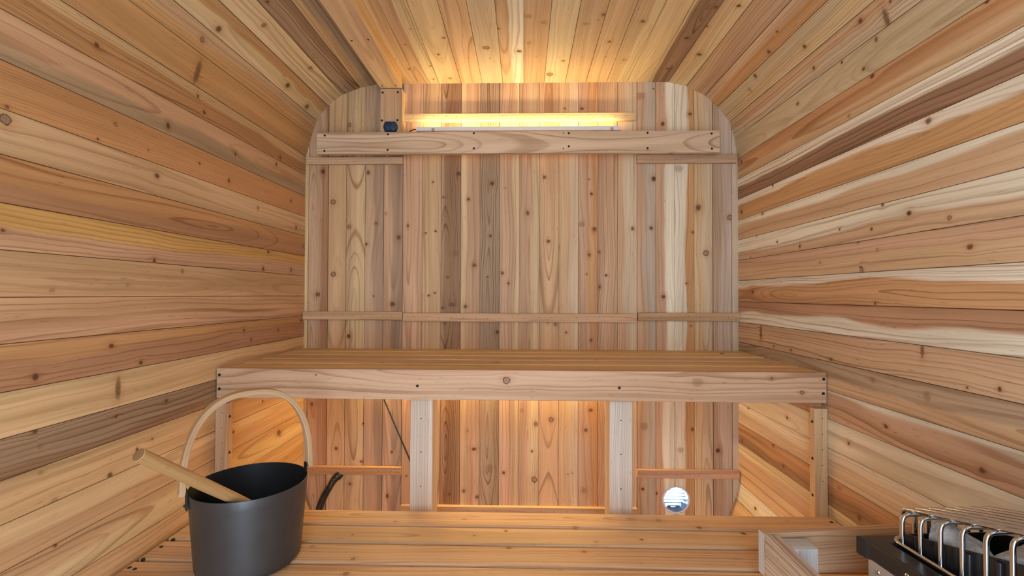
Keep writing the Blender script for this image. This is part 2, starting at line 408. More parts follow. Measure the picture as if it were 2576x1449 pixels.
KN = {
'back': '1,629,-21,8.3d 1,1088,1,10d 1,1605,17,11.7d 2,446,4,8.3d 2,1173,-14,10r 2,1477,-17,10r 3,300,-16,6.6d 3,393,32,6.6d 3,550,39,5d 3,914,-26,10d 3,1373,-28,8.3r 3,1802,-30,8.4r 4,1082,-1,4.2d 4,1300,-34,6.7d 4,1387,7,5d 4,1601,-28,10d 5,252,-17,9.1d 5,434,1,5.8d 5,1049,0,10d 5,1328,23,10d 5,1428,-31,8.3f 6,336,-20,4.1r 6,1377,-20,6.7d 7,1086,-12,6.6d 7,1096,14,5d 7,1347,-26,5d 7,1353,16,6.6d 7,1560,3,5d 8,263,-2,4.9d 8,1035,-34,6.6d 8,1045,6,13.2d 8,1162,-13,5.8d 8,1262,21,13.3f 8,1496,-32,5d 8,1595,31,10d 9,253,33,8.2d 9,277,-22,8.2d 9,450,20,8.2d 9,525,-7,8.2f 9,1040,-19,8.3d 9,1212,18,9.1d 9,1488,-8,7.5d 10,370,4,16.4f 10,934,33,8.3d 10,1163,-9,5d 10,1334,3,6.6d 10,1553,9,9.9d 11,354,-20,8.2d 11,1137,-3,5d 11,1180,-28,8.3d 11,1534,-18,3.3d 12,328,24,10.7r 12,444,14,6.6d 12,556,30,8.2r 12,612,-28,8.2f 12,1430,-7,9.9d 13,574,11,9.8r 13,968,27,6.6r 13,1312,-2,8.3d 13,1579,-19,8.3d 14,353,0,3.3d 14,353,18,4.1d 14,935,-9,5.8d 14,1866,-16,5d 15,286,-16,13.1f 15,533,-8,8.2d 15,615,12,8.2d 15,903,13,6.6d 15,1176,-5,4.1d 15,1256,5,8.2d 15,1363,27,11.5d 15,1382,-27,11.5f 15,1509,14,6.6d 15,1570,4,3.3d 15,1865,-26,6.6d 16,1123,-33,6.6d 16,1171,-6,6.6d 16,1268,-35,4.9d 17,1365,22,9.9d 18,295,-16,6.5d 18,552,-9,16.3f 18,1367,19,8.2d 18,1571,31,11.5d 18,1917,-25,16.5f 18,1946,29,3.3d 19,278,-37,6.5d 19,1084,-8,8.2d 19,1800,-10,9.9d 20,456,-17,11.4f 20,541,32,8.1d 20,964,26,3.3d 20,1139,9,4.1d 20,1350,35,6.6d 20,1614,-23,14.8f 20,1840,24,6.6d 21,1264,10,11.5r 21,1452,-20,14.8d 22,456,-20,11.4d 22,1411,31,11.5r',
'ceil': '0,-684,-7,19.9s 1,-700,0,7.6r 2,-665,-20,11.2d 2,-284,-10,13d 2,-114,-22,14.2d 3,-557,2,7.3r 3,-265,17,5.8r 4,-626,-18,5.8d 4,-308,-27,2.8d 7,-211,4,2.2d 7,-129,35,6.2d 8,-411,20,3.3d 8,-313,-21,4.2d 8,-210,2,2.2d 8,-153,37,5.4d 8,-41,27,4.9d 9,-355,32,5.5d 9,-241,-7,7.3d 9,-214,-1,2.2d 9,-47,6,6.5r 10,-213,7,2.2d 11,-286,-4,11.4r 11,-211,5,2.2d 12,-408,-40,5.3d 12,-259,27,10.1d 12,-216,4,2.2d 13,-476,-28,10.1f 13,-440,22,10.3f 13,-316,-24,11.2f 13,-217,4,2.2d 14,-213,3,2.2d 14,-185,20,6r 14,-75,-25,12.8r 15,-480,37,8.8d 15,-452,24,3.2d 15,-431,-12,7.8f 15,-211,5,2.2d 16,-319,-2,8.3d 16,-213,4,2.2d 17,-441,-1,7.7d 17,-211,6,2.2d 17,-191,-9,11.9f 19,-516,32,7.3d 19,-339,4,8.2d 19,-210,1,2.2d 19,-117,6,7.8d 20,-540,12,7.2d 20,-412,-38,6.5d 20,-245,1,8.7d 22,-518,-3,4.8d 22,-431,22,7.7d 23,-556,11,8.3d 23,-303,-26,8.3d 23,-232,-3,10.1f 24,-853,-8,4.6d 24,-830,21,15.2s 24,-758,-18,8.1d 24,-552,5,5.9d 25,-788,-30,5.9d 25,-734,18,7.2d 25,-662,-35,5.4d 25,-445,-8,7.6d',
'left': '0,-985,7,6.8d 0,-667,-15,5.6d 0,-639,20,6.9d 0,-211,26,7.5d 1,-776,22,7.2d 1,-489,11,6.3d 1,-238,-26,7.4d 2,-1159,37,4.2d 2,-978,35,3.4d 2,-934,-13,4.5r 2,-840,17,2.9d 2,-656,-1,4.5d 2,-520,15,6.2d 2,-124,0,6.3d 3,-1161,-23,9.9r 3,-811,-10,9d 3,-357,-12,5.5r 3,-79,16,8d 5,-1162,7,4.2d 5,-816,36,5.9d 5,-320,30,7d 5,-287,-34,8.6d 5,-118,23,7.9r 6,-1072,29,6.2f 6,-895,15,3.7f 6,-718,-26,4.3r 8,-1101,25,6.7d 8,-936,-16,8d 8,-853,33,6.7d 8,-431,-13,6.5d 8,-389,21,5.4d 8,-212,2,6d 8,-30,-24,8.2d 9,-917,-1,14.4s 10,-1100,-34,6d 10,-1091,-2,4.5f 10,-921,-16,3.6d 10,-769,-18,5.1d 11,-1088,-28,6.1f 11,-1060,38,8.6f 11,-935,34,8d 11,-861,1,4.7d 11,-815,-10,3.9d 11,-313,8,5.6d 12,-483,-13,6.3d 13,-1057,-39,3.9d 13,-201,-13,14.9d',
'right': '0,-1059,-42,6.8d 0,-760,-36,9d 0,-671,32,6.5f 0,-35,-21,6.4d 2,-924,-31,9.5d 2,-275,-39,5.6r 2,-31,13,9.7d 3,-201,-35,5.9r 4,-973,23,4.9r 4,-870,-4,8.2d 4,-790,-39,5.9d 4,-752,16,5d 4,-630,0,4.4d 4,-438,28,5.7d 4,-302,-1,6.2d 4,-155,-41,4.5d 4,-107,38,4.6d 5,-1018,4,7.8d 5,-771,-14,5f 5,-711,35,10.4r 5,-704,-41,4.2d 5,-542,3,7.1f 6,-763,37,4d 6,-122,5,9.2d 8,-1074,22,4.4d 8,-1009,32,3.2d 8,-903,-30,9.7s 8,-589,33,4.6d 8,-385,29,5.2d 8,-278,27,4.2d 8,-186,-13,16.2s 9,-914,-13,10.4f 9,-752,-20,10f 9,-133,-41,4.6d 10,-1039,19,7.6d 10,-796,2,6.8d 11,-662,1,5.4d 11,-360,10,6.6d 12,-83,-40,7.8d 13,-701,20,7.3d 13,-623,-26,8.9f 13,-337,16,6.7d 13,-270,-34,7d 13,-31,22,8d 16,-155,5,9d',
'low': '0,-333,-26,5.5f 0,-144,-6,6.7f 0,161,-42,7.5f 0,398,4,7.8f 0,496,-34,7.5d 0,755,11,3.3f 1,-425,-8,3.1d 1,-107,-2,4.1d 1,-26,24,5.3d 1,206,-24,6.1f 1,324,-9,5.1d 1,601,31,7.3d 2,-504,26,7.9f 2,-383,-26,4.7r 2,-15,34,7.9d 2,170,21,5.8d 3,-378,7,6.3r',
'up': '0,786,-44,7.7d 1,549,-32,4.4d 2,271,-34,5.5d 3,-445,-29,6.5d 3,-348,-51,9f 3,-68,-10,7.9d',
'fas': '0,-597,27,3d 0,-30,15,10.5r 0,527,14,15.1f 0,740,27,4.6d 0,827,-14,5.8r',
'rest': '0,616,-55,7.9r',
}
# ------------------------------------------------------------------ materials
SCREW = plain('dark_screw_steel', (.035, .033, .032), .45, .6, .5)
BUCKET = plain('anodised_graphite', (.085, .088, .096), .42, .7, .5, .03, 20.)
BUCKET_IN = plain('matt_black_liner', (.022, .024, .027), .5, .4, .4, .05, 60.)
CHROME = plain('polished_steel', (.60, .62, .65), .16, 1., .5, .03)
STEEL = plain('brushed_stainless', (.74, .75, .76), .38, .8, .5, .02, 20.)
BLACK = plain('black_enamel', (.016, .016, .017), .3, 0., .5, .04, 8.)
BLACKP = plain('black_plastic', (.012, .012, .013), .3, 0., .5)
WHITEP = plain('white_plastic', (.78, .80, .84), .35, 0., .45, .02)
BLUEP = plain('navy_blue_plastic', (.018, .042, .095), .42, 0., .4, .1, 80.)
BLUEL = plain('light_blue_plastic', (.16, .25, .36), .42, 0., .4)
STONE = None
def stone_mat():
    t = NT('grey_sauna_stone')
    co = t.n('ShaderNodeTexCoord').outputs['Object']
    a = t.noise(co, 38., 6., .65); b = t.noise(co, 140., 4., .7)
    c = t.mix(t.step(a, .35, .65), (.36, .39, .43), (.66, .69, .73))
    c = t.mix(t.step(b, .55, .7, 0., .6), c, (.72, .74, .77))
    bs = t.bsdf(c, .75, 0., .3)
    bp = t.n('ShaderNodeBump'); bp.inputs['Strength'].default_value = .8; bp.inputs['Distance'].default_value = .004
    t.put(bp.inputs['Height'], t.M('ADD', a, t.M('MULTIPLY', b, .5)))
    t.t.links.new(bp.outputs[0], bs.inputs['Normal'])
    return t.m
STONE = stone_mat()
def emit(name, col, k):
    t = NT(name)
    e = t.n('ShaderNodeEmission'); e.inputs[0].default_value = (*col, 1); e.inputs[1].default_value = k
    t.t.links.new(e.outputs[0], t.out.inputs[0])
    return t.m
LED = emit('warm_lamp_diffuser', LED_COL, LED_TOP)
LED2 = emit('warm_lamp_diffuser_low', LED_COL2, LED_LOW)

# ------------------------------------------------------------------ room shell
CE = [(-.8989,1.6703),(-.876,1.7544),(-.8555,1.8216),(-.8078,1.8837),(-.7457,1.9296),(-.6716,1.9586),(-.606,1.9715),(-.5125,1.9746),(-.4251,1.9746),(-.3372,1.9746),(-.2442,1.9746),(-.1568,1.9746),(-.0707,1.9746),(.0173,1.9746),(.102,1.9746),(.19,1.9746),(.2755,1.9746),(.3607,1.9746),(.4452,1.9746),(.5306,1.9746),(.6158,1.973),(.6893,1.9555),(.7658,1.9169),(.8178,1.8687),(.8664,1.8057),(.8872,1.7364),(.8985,1.6524)]
LOW = [(-.886,.262),(-.858,.19),(-.802,.105),(-.72,.038),(-.62,.005)]
LW = [(-.8989,1.6703)] + [(-.9, z) for z in (1.59,1.5005,1.415,1.334,1.249,1.166,1.0823,.9994,.9139,.832,.7585,.680,.596,.513,.42,.335)] + LOW
RW = [(.8985,1.6524)] + [(.9, z) for z in (1.5678,1.4843,1.3983,1.3175,1.2332,1.1509,1.0653,.9812,.8997,.8166,.7335,.6506,.5692,.488,.4035,.3288)] + [(-x, z) for x, z in LOW]
FRONT = -2.60

def shell(name, seq, codes, surf, flip, label, opts={}):
    w = Wood(); kk = knots(surf)
    for i in range(len(seq) - 1):
        a, b = Vector((seq[i][0], 0, seq[i][1])), Vector((seq[i + 1][0], 0, seq[i + 1][1]))
        V = (b - a).normalized(); N = Vector((V.z, 0, -V.x)) * flip
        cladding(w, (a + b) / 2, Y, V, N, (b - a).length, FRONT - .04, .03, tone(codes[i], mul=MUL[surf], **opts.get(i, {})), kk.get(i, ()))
    off = []
    for i, (x, z) in enumerate(seq):        # unseen skin added behind the boards, so that no daylight comes through the joints
        a, b = seq[max(i - 1, 0)], seq[min(i + 1, len(seq) - 1)]
        if i == 0: a = (2 * x - b[0], 2 * z - b[1])
        d = Vector((b[0] - a[0], b[1] - a[1])).normalized()
        nn = Vector((d.y, -d.x)) * -flip
        off.append((x + nn.x * .026, z + nn.y * .026))
    p = tone('B')
    ext = [(off[0][0] - (off[1][0] - off[0][0]) * .9, off[0][1] - (off[1][1] - off[0][1]) * .9)] + off + [(off[-1][0] + (off[-1][0] - off[-2][0]) * .9, off[-1][1] + (off[-1][1] - off[-2][1]) * .9)]
    for (xa, za), (xb, zb) in zip(ext, ext[1:]):
        w.poly([(xa, FRONT - .06, za), (xb, FRONT - .06, zb), (xb, .06, zb), (xa, .06, za)], [(0, 0), (.1, 0), (.1, .1), (0, .1)], p)
    o = w.build(name)
    return tag(o, label, 'wall' if 'wall' in name else name, kind='structure')

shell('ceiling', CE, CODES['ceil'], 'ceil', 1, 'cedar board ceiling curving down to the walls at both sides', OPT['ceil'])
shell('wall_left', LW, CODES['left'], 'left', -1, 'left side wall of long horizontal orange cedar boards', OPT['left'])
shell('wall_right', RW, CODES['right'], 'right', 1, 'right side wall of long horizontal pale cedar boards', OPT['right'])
w = Wood()
fx = [-.63 + .126 * i for i in range(11)]
for i in range(10):
    cladding(w, ((fx[i] + fx[i + 1]) / 2, 0, .004), Y, X, Z, .126, FRONT - .04, .03, tone(R.choice('TPTG')))
tag(w.build('floor'), 'cedar plank floor under the benches', 'floor', kind='structure')

# outline of the end walls, pushed out a little so that they run into the side cladding
ring = CE + RW[1:] + [(-x, z) for x, z in RW[::-1]][:6] + LW[::-1][6:]
ring = CE + RW[1:] + LW[::-1][:-1]
def ring_planes(off):
    ps = []
    for i in range(len(ring)):
        a, b = ring[i], ring[(i + 1) % len(ring)]
        dx, dz = b[0] - a[0], b[1] - a[1]
        l = math.hypot(dx, dz)
        if l < 1e-5: continue
        n = (-dz / l, 0, dx / l)
        ps.append((n, n[0] * a[0] + n[2] * a[1] + off))
    return ps
BX = [-.918,-.8855,-.8028,-.7253,-.6463,-.5675,-.4871,-.4043,-.3252,-.2437,-.1631,-.0819,0,.0835,.1643,.2449,.3259,.4062,.4873,.5646,.6411,.7207,.797,.8747,.918]
VX, VZ, VR = .6455, .2535, .0500
w = Wood(); kk = knots('back'); PL = ring_planes(.032)
for i in range(len(BX) - 1):
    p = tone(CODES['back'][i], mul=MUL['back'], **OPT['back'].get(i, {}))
    wd = BX[i + 1] - BX[i]; xc = (BX[i] + BX[i + 1]) / 2
    ks = kk.get(i, ())
    # the two panels meet the middle panel with a slightly wider joint
    g = (.0011, .0008, .0015, .0009, .0012)[i % 5] if i not in (5, 6, 18, 19) else .0010
    if abs(xc - VX) < wd / 2 + VR:           # boards cut round for the vent
        cladding(w, (xc, 0, 0), Z, X, -Y, wd, VZ + VR, 2.0, p, ks, g, thick=0, planes=PL)
        cladding(w, (xc, 0, 0), Z, X, -Y, wd, 0., VZ - VR, p, ks, g, thick=0, planes=PL)
        n = 50
        for j in range(n):
            z0 = VZ - VR + 2 * VR * j / n; z1 = z0 + 2 * VR / n
            hw = math.sqrt(max(0, VR ** 2 - ((z0 + z1) / 2 - VZ) ** 2))
            for pl in (((1, 0, 0), VX - hw), ((-1, 0, 0), -(VX + hw))):
                cladding(w, (xc, 0, 0), Z, X, -Y, wd, z0, z1, p, [k for k in ks if abs(k[0] - z0) < .03], g, thick=0, planes=[pl])
    else:
        cladding(w, (xc, 0, 0), Z, X, -Y, wd, 0., 2.0, p, ks, g, planes=PL)
tag(w.build('wall_back'), 'end wall of narrow vertical cedar boards behind the benches', 'wall', kind='structure')

# front wall with the glazed doorway the daylight comes through (behind the camera)
DX0, DX1, DZ1 = DOOR
w = Wood(); PLo = ring_planes(.02)
xs = sorted([-.918 + .081 * i for i in range(24)] + [DX0, DX1])
for a, b in zip(xs, xs[1:]):
    if b - a < .004: continue
    inside = a >= DX0 - 1e-6 and b <= DX1 + 1e-6
    cladding(w, ((a + b) / 2, FRONT, 0), Z, -X, Y, b - a, DZ1 if inside else 0., 2.0, tone(R.choice('TPTYG')), thick=.03, planes=PLo)
tag(w.build('wall_front'), 'front wall of vertical cedar boards around the doorway', 'wall', kind='structure')
for nm, O, U, V, L in (('trim_9', (DX0 - .03, FRONT + .012, DZ1 / 2), Z, X, DZ1), ('trim_10', (DX1 + .03, FRONT + .012, DZ1 / 2), Z, X, DZ1),
                       ('trim_11', ((DX0 + DX1) / 2, FRONT + .012, DZ1 + .03), X, Z, DX1 - DX0 + .12)):
    o = board(nm, Vector(O) + Y * .008, U, V, Y, L, .06, .02, 'T')
    tag(o, 'cedar casing around the doorway in the front wall', 'trim', kind='structure')

# battens on the end wall
def batten(nm, x0, x1, z0, z1, code, label, th=.019, nails=()):
    zc = (z0 + z1) / 2; xc = (x0 + x1) / 2
    ks = [(x - xc, R.uniform(-.004, .004), .0013, [0., 1., 1.]) for x in nails]
    o = board(nm, (xc, -th, zc), X, Z, -Y, x1 - x0, z1 - z0, th, code, ks=ks, rd=.0015, con=.5, cath=.1)
    tag(o, label, 'trim', kind='structure')
    return o
NL = lambda a, b, n: [a + (b - a) * (i + .5) / n + R.uniform(-.006, .006) for i in range(n)]
batten('trim_1', -.889, -.4845, 1.632, 1.661, 'P', 'short cedar batten under the backrest board at left', nails=NL(-.87, -.5, 5))
batten('trim_2', .4835, .889, 1.6325, 1.667, 'P', 'short cedar batten under the backrest board at right', nails=NL(.5, .87, 4))
batten('trim_3', -.898, -.4825, .984, 1.0175, 'T', 'left batten of the row halfway up the end wall', nails=NL(-.88, -.5, 9))
batten('trim_4', -.480, .4825, .978, 1.013, 'T', 'long middle batten of the row halfway up the end wall', nails=NL(-.46, .46, 18))
batten('trim_5', .4875, .898, .985, 1.018, 'T', 'right batten of the row halfway up the end wall', nails=NL(.5, .88, 7))
batten('trim_6', -.898, -.4845, .345, .377, 'O', 'left batten low on the end wall below the upper bench', nails=NL(-.88, -.5, 7))
batten('trim_7', .4845, .896, .346, .379, 'P', 'right batten low on the end wall above the round vent', nails=NL(.5, .88, 9))
batten('trim_8', -.4845, .4845, .19, .221, 'T', 'long middle batten at the foot of the end wall', nails=NL(-.47, .47, 16))
batten('trim_12', -.484, .474, 1.8085, 1.840, 'Y', 'cedar batten lit by the lamp above the backrest board', th=.022, nails=NL(-.47, .46, 20))

# ------------------------------------------------------------------ screws
def screw(parent, at, N, r=.0042):
    N = Vector(N).normalized()
    A = N.orthogonal().normalized(); B = N.cross(A)
    m = MB()
    m.lathe([(0, .0002), (r * .35, .0003), (r * .4, .0009), (r, .0011), (r * 1.05, .0003), (r * 1.05, -.004)], 12, at, (A, B, N))
    return m.build('screw', SCREW, parent)      # the part it sits in has its vertices in room coordinates
# ------------------------------------------------------------------ upper bench
UB = empty('upper_bench', (0, -.30, 0), 'high slatted cedar bench across the end wall, on posts and legs', 'bench')
UT = .8663
kf = knots('fas').get(0, ())
fb = (board('front_board', (0, -.574, .823), X, Z, -Y, 1.792, .0885, .025, 'P', root=UB, ks=kf, con=.6, cath=.26, freq=75, v0=.036, rd=.002))
for (x, z) in ((-.888, .8475), (-.8876, .806), (-.2937, .8192), (.300, .8183), (.8886, .8484), (.8872, .807)):
    screw(fb, (x, -.574, z), -Y)
ku = knots('up')
for i in range(5):
    (board('slat', (0, -.0725 - .108 * i, UT), X, Y, Z, 1.786, .089, .024, 'SSTSS'[i], root=UB, ks=ku.get(i, ()), rd=.004, con=.5, cath=.1))
for x in (-.2870, .3100):
    lg = (board('leg', (x, -.549, .3905), Z, X, -Y, .773, .068, .086, 'L', root=UB, con=.55, cath=.03, freq=130, rd=.003))
    for z in (.717, .617, .515):
        screw(lg, (x + .0, -.549, z), -Y, .0017)
for s in (-1, 1):
    ps = (board('post', (s * .8805, -.575, .5905), Z, X, -Y, .345, .037, .027, 'P' if s < 0 else 'Y', root=UB, con=.4, cath=.05, rd=.002))
    for z in ((.7215, .6138) if s < 0 else (.7232, .6166, .5106)):
        screw(ps, (s * .862, -.5630, z), (-s, 0, 0))
    for z in (.735, .69, .645, .60, .555):
        screw(ps, (s * .8805 + .003, -.575, z), -Y, .0011)
    (board('cleat', (s * .864, -.290, .800), Y, Z, (-s, 0, 0), .516, .083, .034, 'R', root=UB))
for x in (-.2870, .3100):
    (board('bearer', (x, -.246, .8415), Y, X, Z, .430, .038, .07, 'R', root=UB, con=.4))

# ------------------------------------------------------------------ lower bench
LB = empty('lower_bench', (0, -.78, 0), 'low slatted cedar bench in front of the high one, carrying the bucket', 'bench')
kl = knots('low')
LS = []
for i in range(4):
    yc = -.592 + .00325 - .0935 * (i + .5)
    LS.append((board('slat', (0, yc, .462), X, Y, Z, 1.778, .0822, .036, 'TTTT'[i], root=LB, ks=kl.get(i, ()), rd=.004, con=.6, cath=.16)))
for (x, y, i) in ((-.8741, -.7747, 1), (-.8758, -.811, 2), (-.8785, -.8647, 2), (-.8806, -.901, 3), (-.8637, -.9068, 3), (.8871 - .012, -.6273, 0), (-.872, -.62, 0), (-.872, -.665, 0), (-.872, -.705, 1)):
    screw(LS[i], (x, y, .462), Z)
for x in (-.84, -.29, .31, .84):
    (board('bearer', (x, -.777, .4255), Y, X, Z, .362, .038, .06, 'T', root=LB))
for x in (-.29, .31):
    for y in (-.64, -.93):
        (board('leg', (x, y - .02, .2005), Z, X, -Y, .330, .038, .045, 'T', root=LB))
for s in (-1, 1):
    (board('cleat', (s * .8625, -.777, .4255), Y, X, Z, .36, .03, .06, 'G', root=LB))

# ------------------------------------------------------------------ backrest board
BR = empty('backrest_board', (0, -.0725, 1.717), 'long pale backrest board with screws high on the end wall', 'board')
bb = (board('plank', (-.01225, -.085, 1.699), X, Z, -Y, 1.608, .088, .024, 'K', root=BR, ks=knots('rest').get(0, ()), con=.75, cath=.26, freq=62, v0=-.008, rd=.003))
for (x, z) in ((-.7842, 1.7288), (-.7852, 1.6661), (-.5277, 1.7325), (-.5288, 1.6699), (-.1819, 1.7356), (-.1816, 1.6749), (.1973, 1.7338), (.1974, 1.6814), (.5086, 1.7339), (.5086, 1.6722), (.7599, 1.7295), (.7613, 1.6696)):
    screw(bb, (x, -.085, z), -Y, .0042)
for (x, z) in ((.175, 1.7345), (.175, 1.673)): screw(bb, (x, -.085, z), -Y, .0022)
for x in (-.765, .735):
    (board('spacer', (x, -.0605, 1.699), Z, X, -Y, .07, .05, .0603, 'T', root=BR))

# ------------------------------------------------------------------ cable covers
CV = empty('ceiling_cable_cover', (-.5235, -.9, 1.93), 'raised cedar board along the ceiling left of centre, with screws at its end', 'board')
cvb = (board('plank', (-.5235, -1.3225, 1.930), Y, X, -Z, 2.525, .090, .021, 'YT', root=CV, con=.35, bpos=.02, cath=.25, rd=.002))
(board('rail', (-.4865, -1.3225, 1.9505), Y, X, -Z, 2.52, .016, .026, 'H', root=CV, con=.3, rd=.001))
(board('rail', (-.5605, -1.3225, 1.9505), Y, X, -Z, 2.52, .016, .026, 'T', root=CV, con=.3, rd=.001))
for (x, y) in ((-.554, -.083), (-.497, -.085), (-.553, -.425), (-.496, -.43)):
    screw(cvb, (x, y, 1.930), -Z, .0032)
CW = empty('wall_cable_cover', (-.533, -.04, 1.84), 'short raised upright cedar board at the top left, with four screws', 'board')
cwb = (board('plank', (-.523, -.058, 1.8145), Z, X, -Y, .229, .090, .021, 'T', root=CW, con=.6, cath=.12, rd=.0015))
for x in (-.560, -.486):
    (board('rail', (x, -.0365, 1.8145), Z, X, -Y, .229, .016, .0362, 'Y', root=CW, con=.2, rd=.001))
for (x, z) in ((-.5587, 1.913), (-.4964, 1.9142), (-.5611, 1.7984), (-.4972, 1.7997)):
    screw(cwb, (x, -.058, z), -Y, .0045)

# ------------------------------------------------------------------ temperature sensor
TS = empty('temperature_sensor', (-.524, -.058, 1.770), 'small dark blue ribbed sensor on the upright board above the backrest', 'sensor')
m = MB()
prof = [(0, .026), (.008, .0258), (.017, .024), (.0245, .019), (.0280, .012), (.0290, .004), (.0290, 0)]
SX, SZ = -.524, 1.770
vs = []; n = 48
for (r, h) in prof:
    for j in range(n):
        t = 2 * math.pi * j / n
        vs.append((SX + math.cos(t) * r, -.058 - h * .8, SZ + max(-.73, min(.73, math.sin(t))) * r))
m.add(vs, [[i * n + j, i * n + (j + 1) % n, (i + 1) * n + (j + 1) % n, (i + 1) * n + j] for i in range(len(prof) - 1) for j in range(n)], False)
m.build('cap', BLUEP, root=TS)
hz = lambda x, z: .058 + .8 * .026 * math.sqrt(max(0, 1 - ((x / .0295) ** 2 + (z / .034) ** 2)))
for i in range(8):                       # upright ribs, then slanting ones at the right
    x = -.0225 + .0046 * i
    m = MB(); m.tube([(SX + x, -hz(x, z) - .0002, SZ + z) for z in [-.018 + .0045 * k for k in range(9)]], .0009, 6)
    m.build('rib', BLUEP, root=TS)
for i in range(6):
    z0 = -.014 + .0055 * i
    m = MB(); m.tube([(SX + x, -hz(x, z0 + (x - .017) * .8) - .0004, SZ + z0 + (x - .017) * .8) for x in (.013, .016, .019, .022)], .0008, 6)
    m.build('slanting_rib', BLUEL, root=TS)
m = MB(); m.box(SX - .022, SX + .022, -.062, -.058, SZ - .0205, SZ + .0205); m.build('base_plate', BLACKP, root=TS, bevel=.002)

# ------------------------------------------------------------------ lamps
def strip_lamp(name, x0, x1, y0, y1, z0, z1, mat, label, up, clips):
    t = empty(name, ((x0 + x1) / 2, (y0 + y1) / 2, (z0 + z1) / 2), label, 'light', 'strip lamps')
    m = MB(); m.box(x0, x1, y0, y1, z0, z1); m.build('housing', WHITEP, root=t, bevel=.001)
    m = MB()
    if up: m.box(x0 + .008, x1 - .008, y0 + .008, y1 - .0005, z1 - .0005, z1 + .002)
    else: m.box(x0 + .008, x1 - .008, y0 + .003, y1 - .003, z0 - .003, z0 + .0005)
    m.build('diffuser', mat, root=t)
    for s, xx in ((-1, x0), (1, x1)):
        m = MB(); m.box(min(xx, xx + s * .005), max(xx, xx + s * .005), y0 - .0008, y1 + .0008, z0 - .0008, z1 + .0025); m.build('end_cap', WHITEP, root=t, bevel=.0008)
    for xx in clips:
        m = MB(); m.box(xx - .006, xx + .006, y0 - .0015, y1 + .0012, z0 - .0015, z0 + (z1 - z0) * .62); m.build('clip', CEDARLIKE, root=t, bevel=.0005)
    return t
CEDARLIKE = plain('beige_clip', (.45, .33, .22), .5)
tl = strip_lamp('strip_lamp', -.4165, .4045, -.054, -.038, 1.7570, 1.7732, LED, 'slim white strip lamp glowing behind the backrest board', True, (-.352, .374))
m = MB(); m.tube([(-.4215, -.046, 1.765), (-.432, -.045, 1.766), (-.45, -.036, 1.762), (-.466, -.02, 1.753)], .0022, 8); m.build('lead', BLACKP, root=tl)
strip_lamp('strip_lamp', -.62, .46, -.026, -.010, .822, .836, LED2, 'strip lamp under the back edge of the upper bench', False, (-.5, .35))

# ------------------------------------------------------------------ cable and conduit
m = MB()
pts = [(-.575, -.006, .73), (-.5655, -.006, .675), (-.5563, -.006, .6454), (-.52, -.006, .563), (-.485, -.006, .484), (-.452, -.006, .409), (-.435, -.007, .37), (-.42, -.006, .33)]
m.tube(pts, .0030, 8)
tag(m.build('thin_cable', BLACKP), 'thin black cable running down the end wall below the upper bench', 'cable')  # thin cable, floats just off the wall
CO = empty('flexible_conduit', (-.80, -.06, .26), 'black corrugated conduit coming out of the end wall low at left', 'conduit')
m = MB()
ctl = [(-.7455, .0, .338), (-.7475, -.016, .3365), (-.755, -.034, .328), (-.7665, -.048, .307), (-.779, -.056, .283), (-.792, -.06, .255), (-.803, -.062, .222), (-.81, -.063, .18), (-.812, -.063, .15)]
def smooth(c, k):
    out = []
    for i in range(len(c) - 1):
        p0, p1, p2, p3 = (Vector(c[max(i - 1, 0)]), Vector(c[i]), Vector(c[i + 1]), Vector(c[min(i + 2, len(c) - 1)]))
        for j in range(k):
            t = j / k
            out.append(.5 * ((2 * p1) + (p2 - p0) * t + (2 * p0 - 5 * p1 + 4 * p2 - p3) * t * t + (3 * p1 - p0 - 3 * p2 + p3) * t ** 3))
    return out + [Vector(c[-1])]
pp = smooth(ctl, 22)
m.tube(pp, .011, 16, radii=[.0142 if (i // 2) % 2 else .0112 for i in range(len(pp))])
m.build('hose', BLACKP, root=CO)
m = MB(); m.lathe([(.0105, .024), (.0150, .023), (.0168, .018), (.0168, .0)], 24, (-.7455, .0, .338), (X, Z, -Y)); m.build('collar', BLACKP, root=CO)

# ------------------------------------------------------------------ round vent
VT = empty('round_vent', (VX, -.004, VZ), 'round white louvred vent low on the end wall, daylight shining through', 'vent')
m = MB()
m.lathe([(.0505, .0), (.0560, .0), (.0565, .002), (.0545, .0042), (.0515, .0046), (.0498, .003), (.0495, -.001)], 56, (VX, 0, VZ), (X, Z, -Y))
m.build('flange', WHITEP, root=VT)
DUCT = plain('grey_vent_duct', (.45, .56, .70), .3, .3, .5)
LOUVRE = plain('grey_blue_louvre', (.24, .34, .48), .4, 0., .4)
m = MB()
m.lathe([(.0497, .002), (.0495, -.012), (.0480, -.030), (.0465, -.036), (.0465, -.06)], 56, (VX, 0, VZ), (X, Z, -Y))
m.build('duct', DUCT, root=VT)
for i in range(7):
    z = VZ - .0355 + .0131 * i
    hw = math.sqrt(max(0, .0466 ** 2 - (z - .004 - VZ) ** 2))
    if hw < .012: continue
    m = MB()
    za, zb, th = z, z - .0095, .0014
    m.add([(VX - hw, .026, za), (VX + hw, .026, za), (VX + hw, .040, zb), (VX - hw, .040, zb), (VX - hw, .026, za + th), (VX + hw, .026, za + th), (VX + hw, .040, zb + th), (VX - hw, .040, zb + th)],
          [(0, 1, 5, 4), (0, 3, 2, 1), (4, 5, 6, 7), (2, 3, 7, 6), (0, 4, 7, 3), (1, 2, 6, 5)])
    m.build('louvre', LOUVRE, root=VT)
for k, a in enumerate((95, 275, 290)):
    x, z = VX + .0545 * math.cos(rad(a)), VZ + .0545 * math.sin(rad(a))
    m = MB(); m.lathe([(0, .0065), (.0022, .006), (.003, .004), (.003, .002)], 12, (x, 0, z), (X, Z, -Y)); m.build('rivet', CHROME, root=VT)

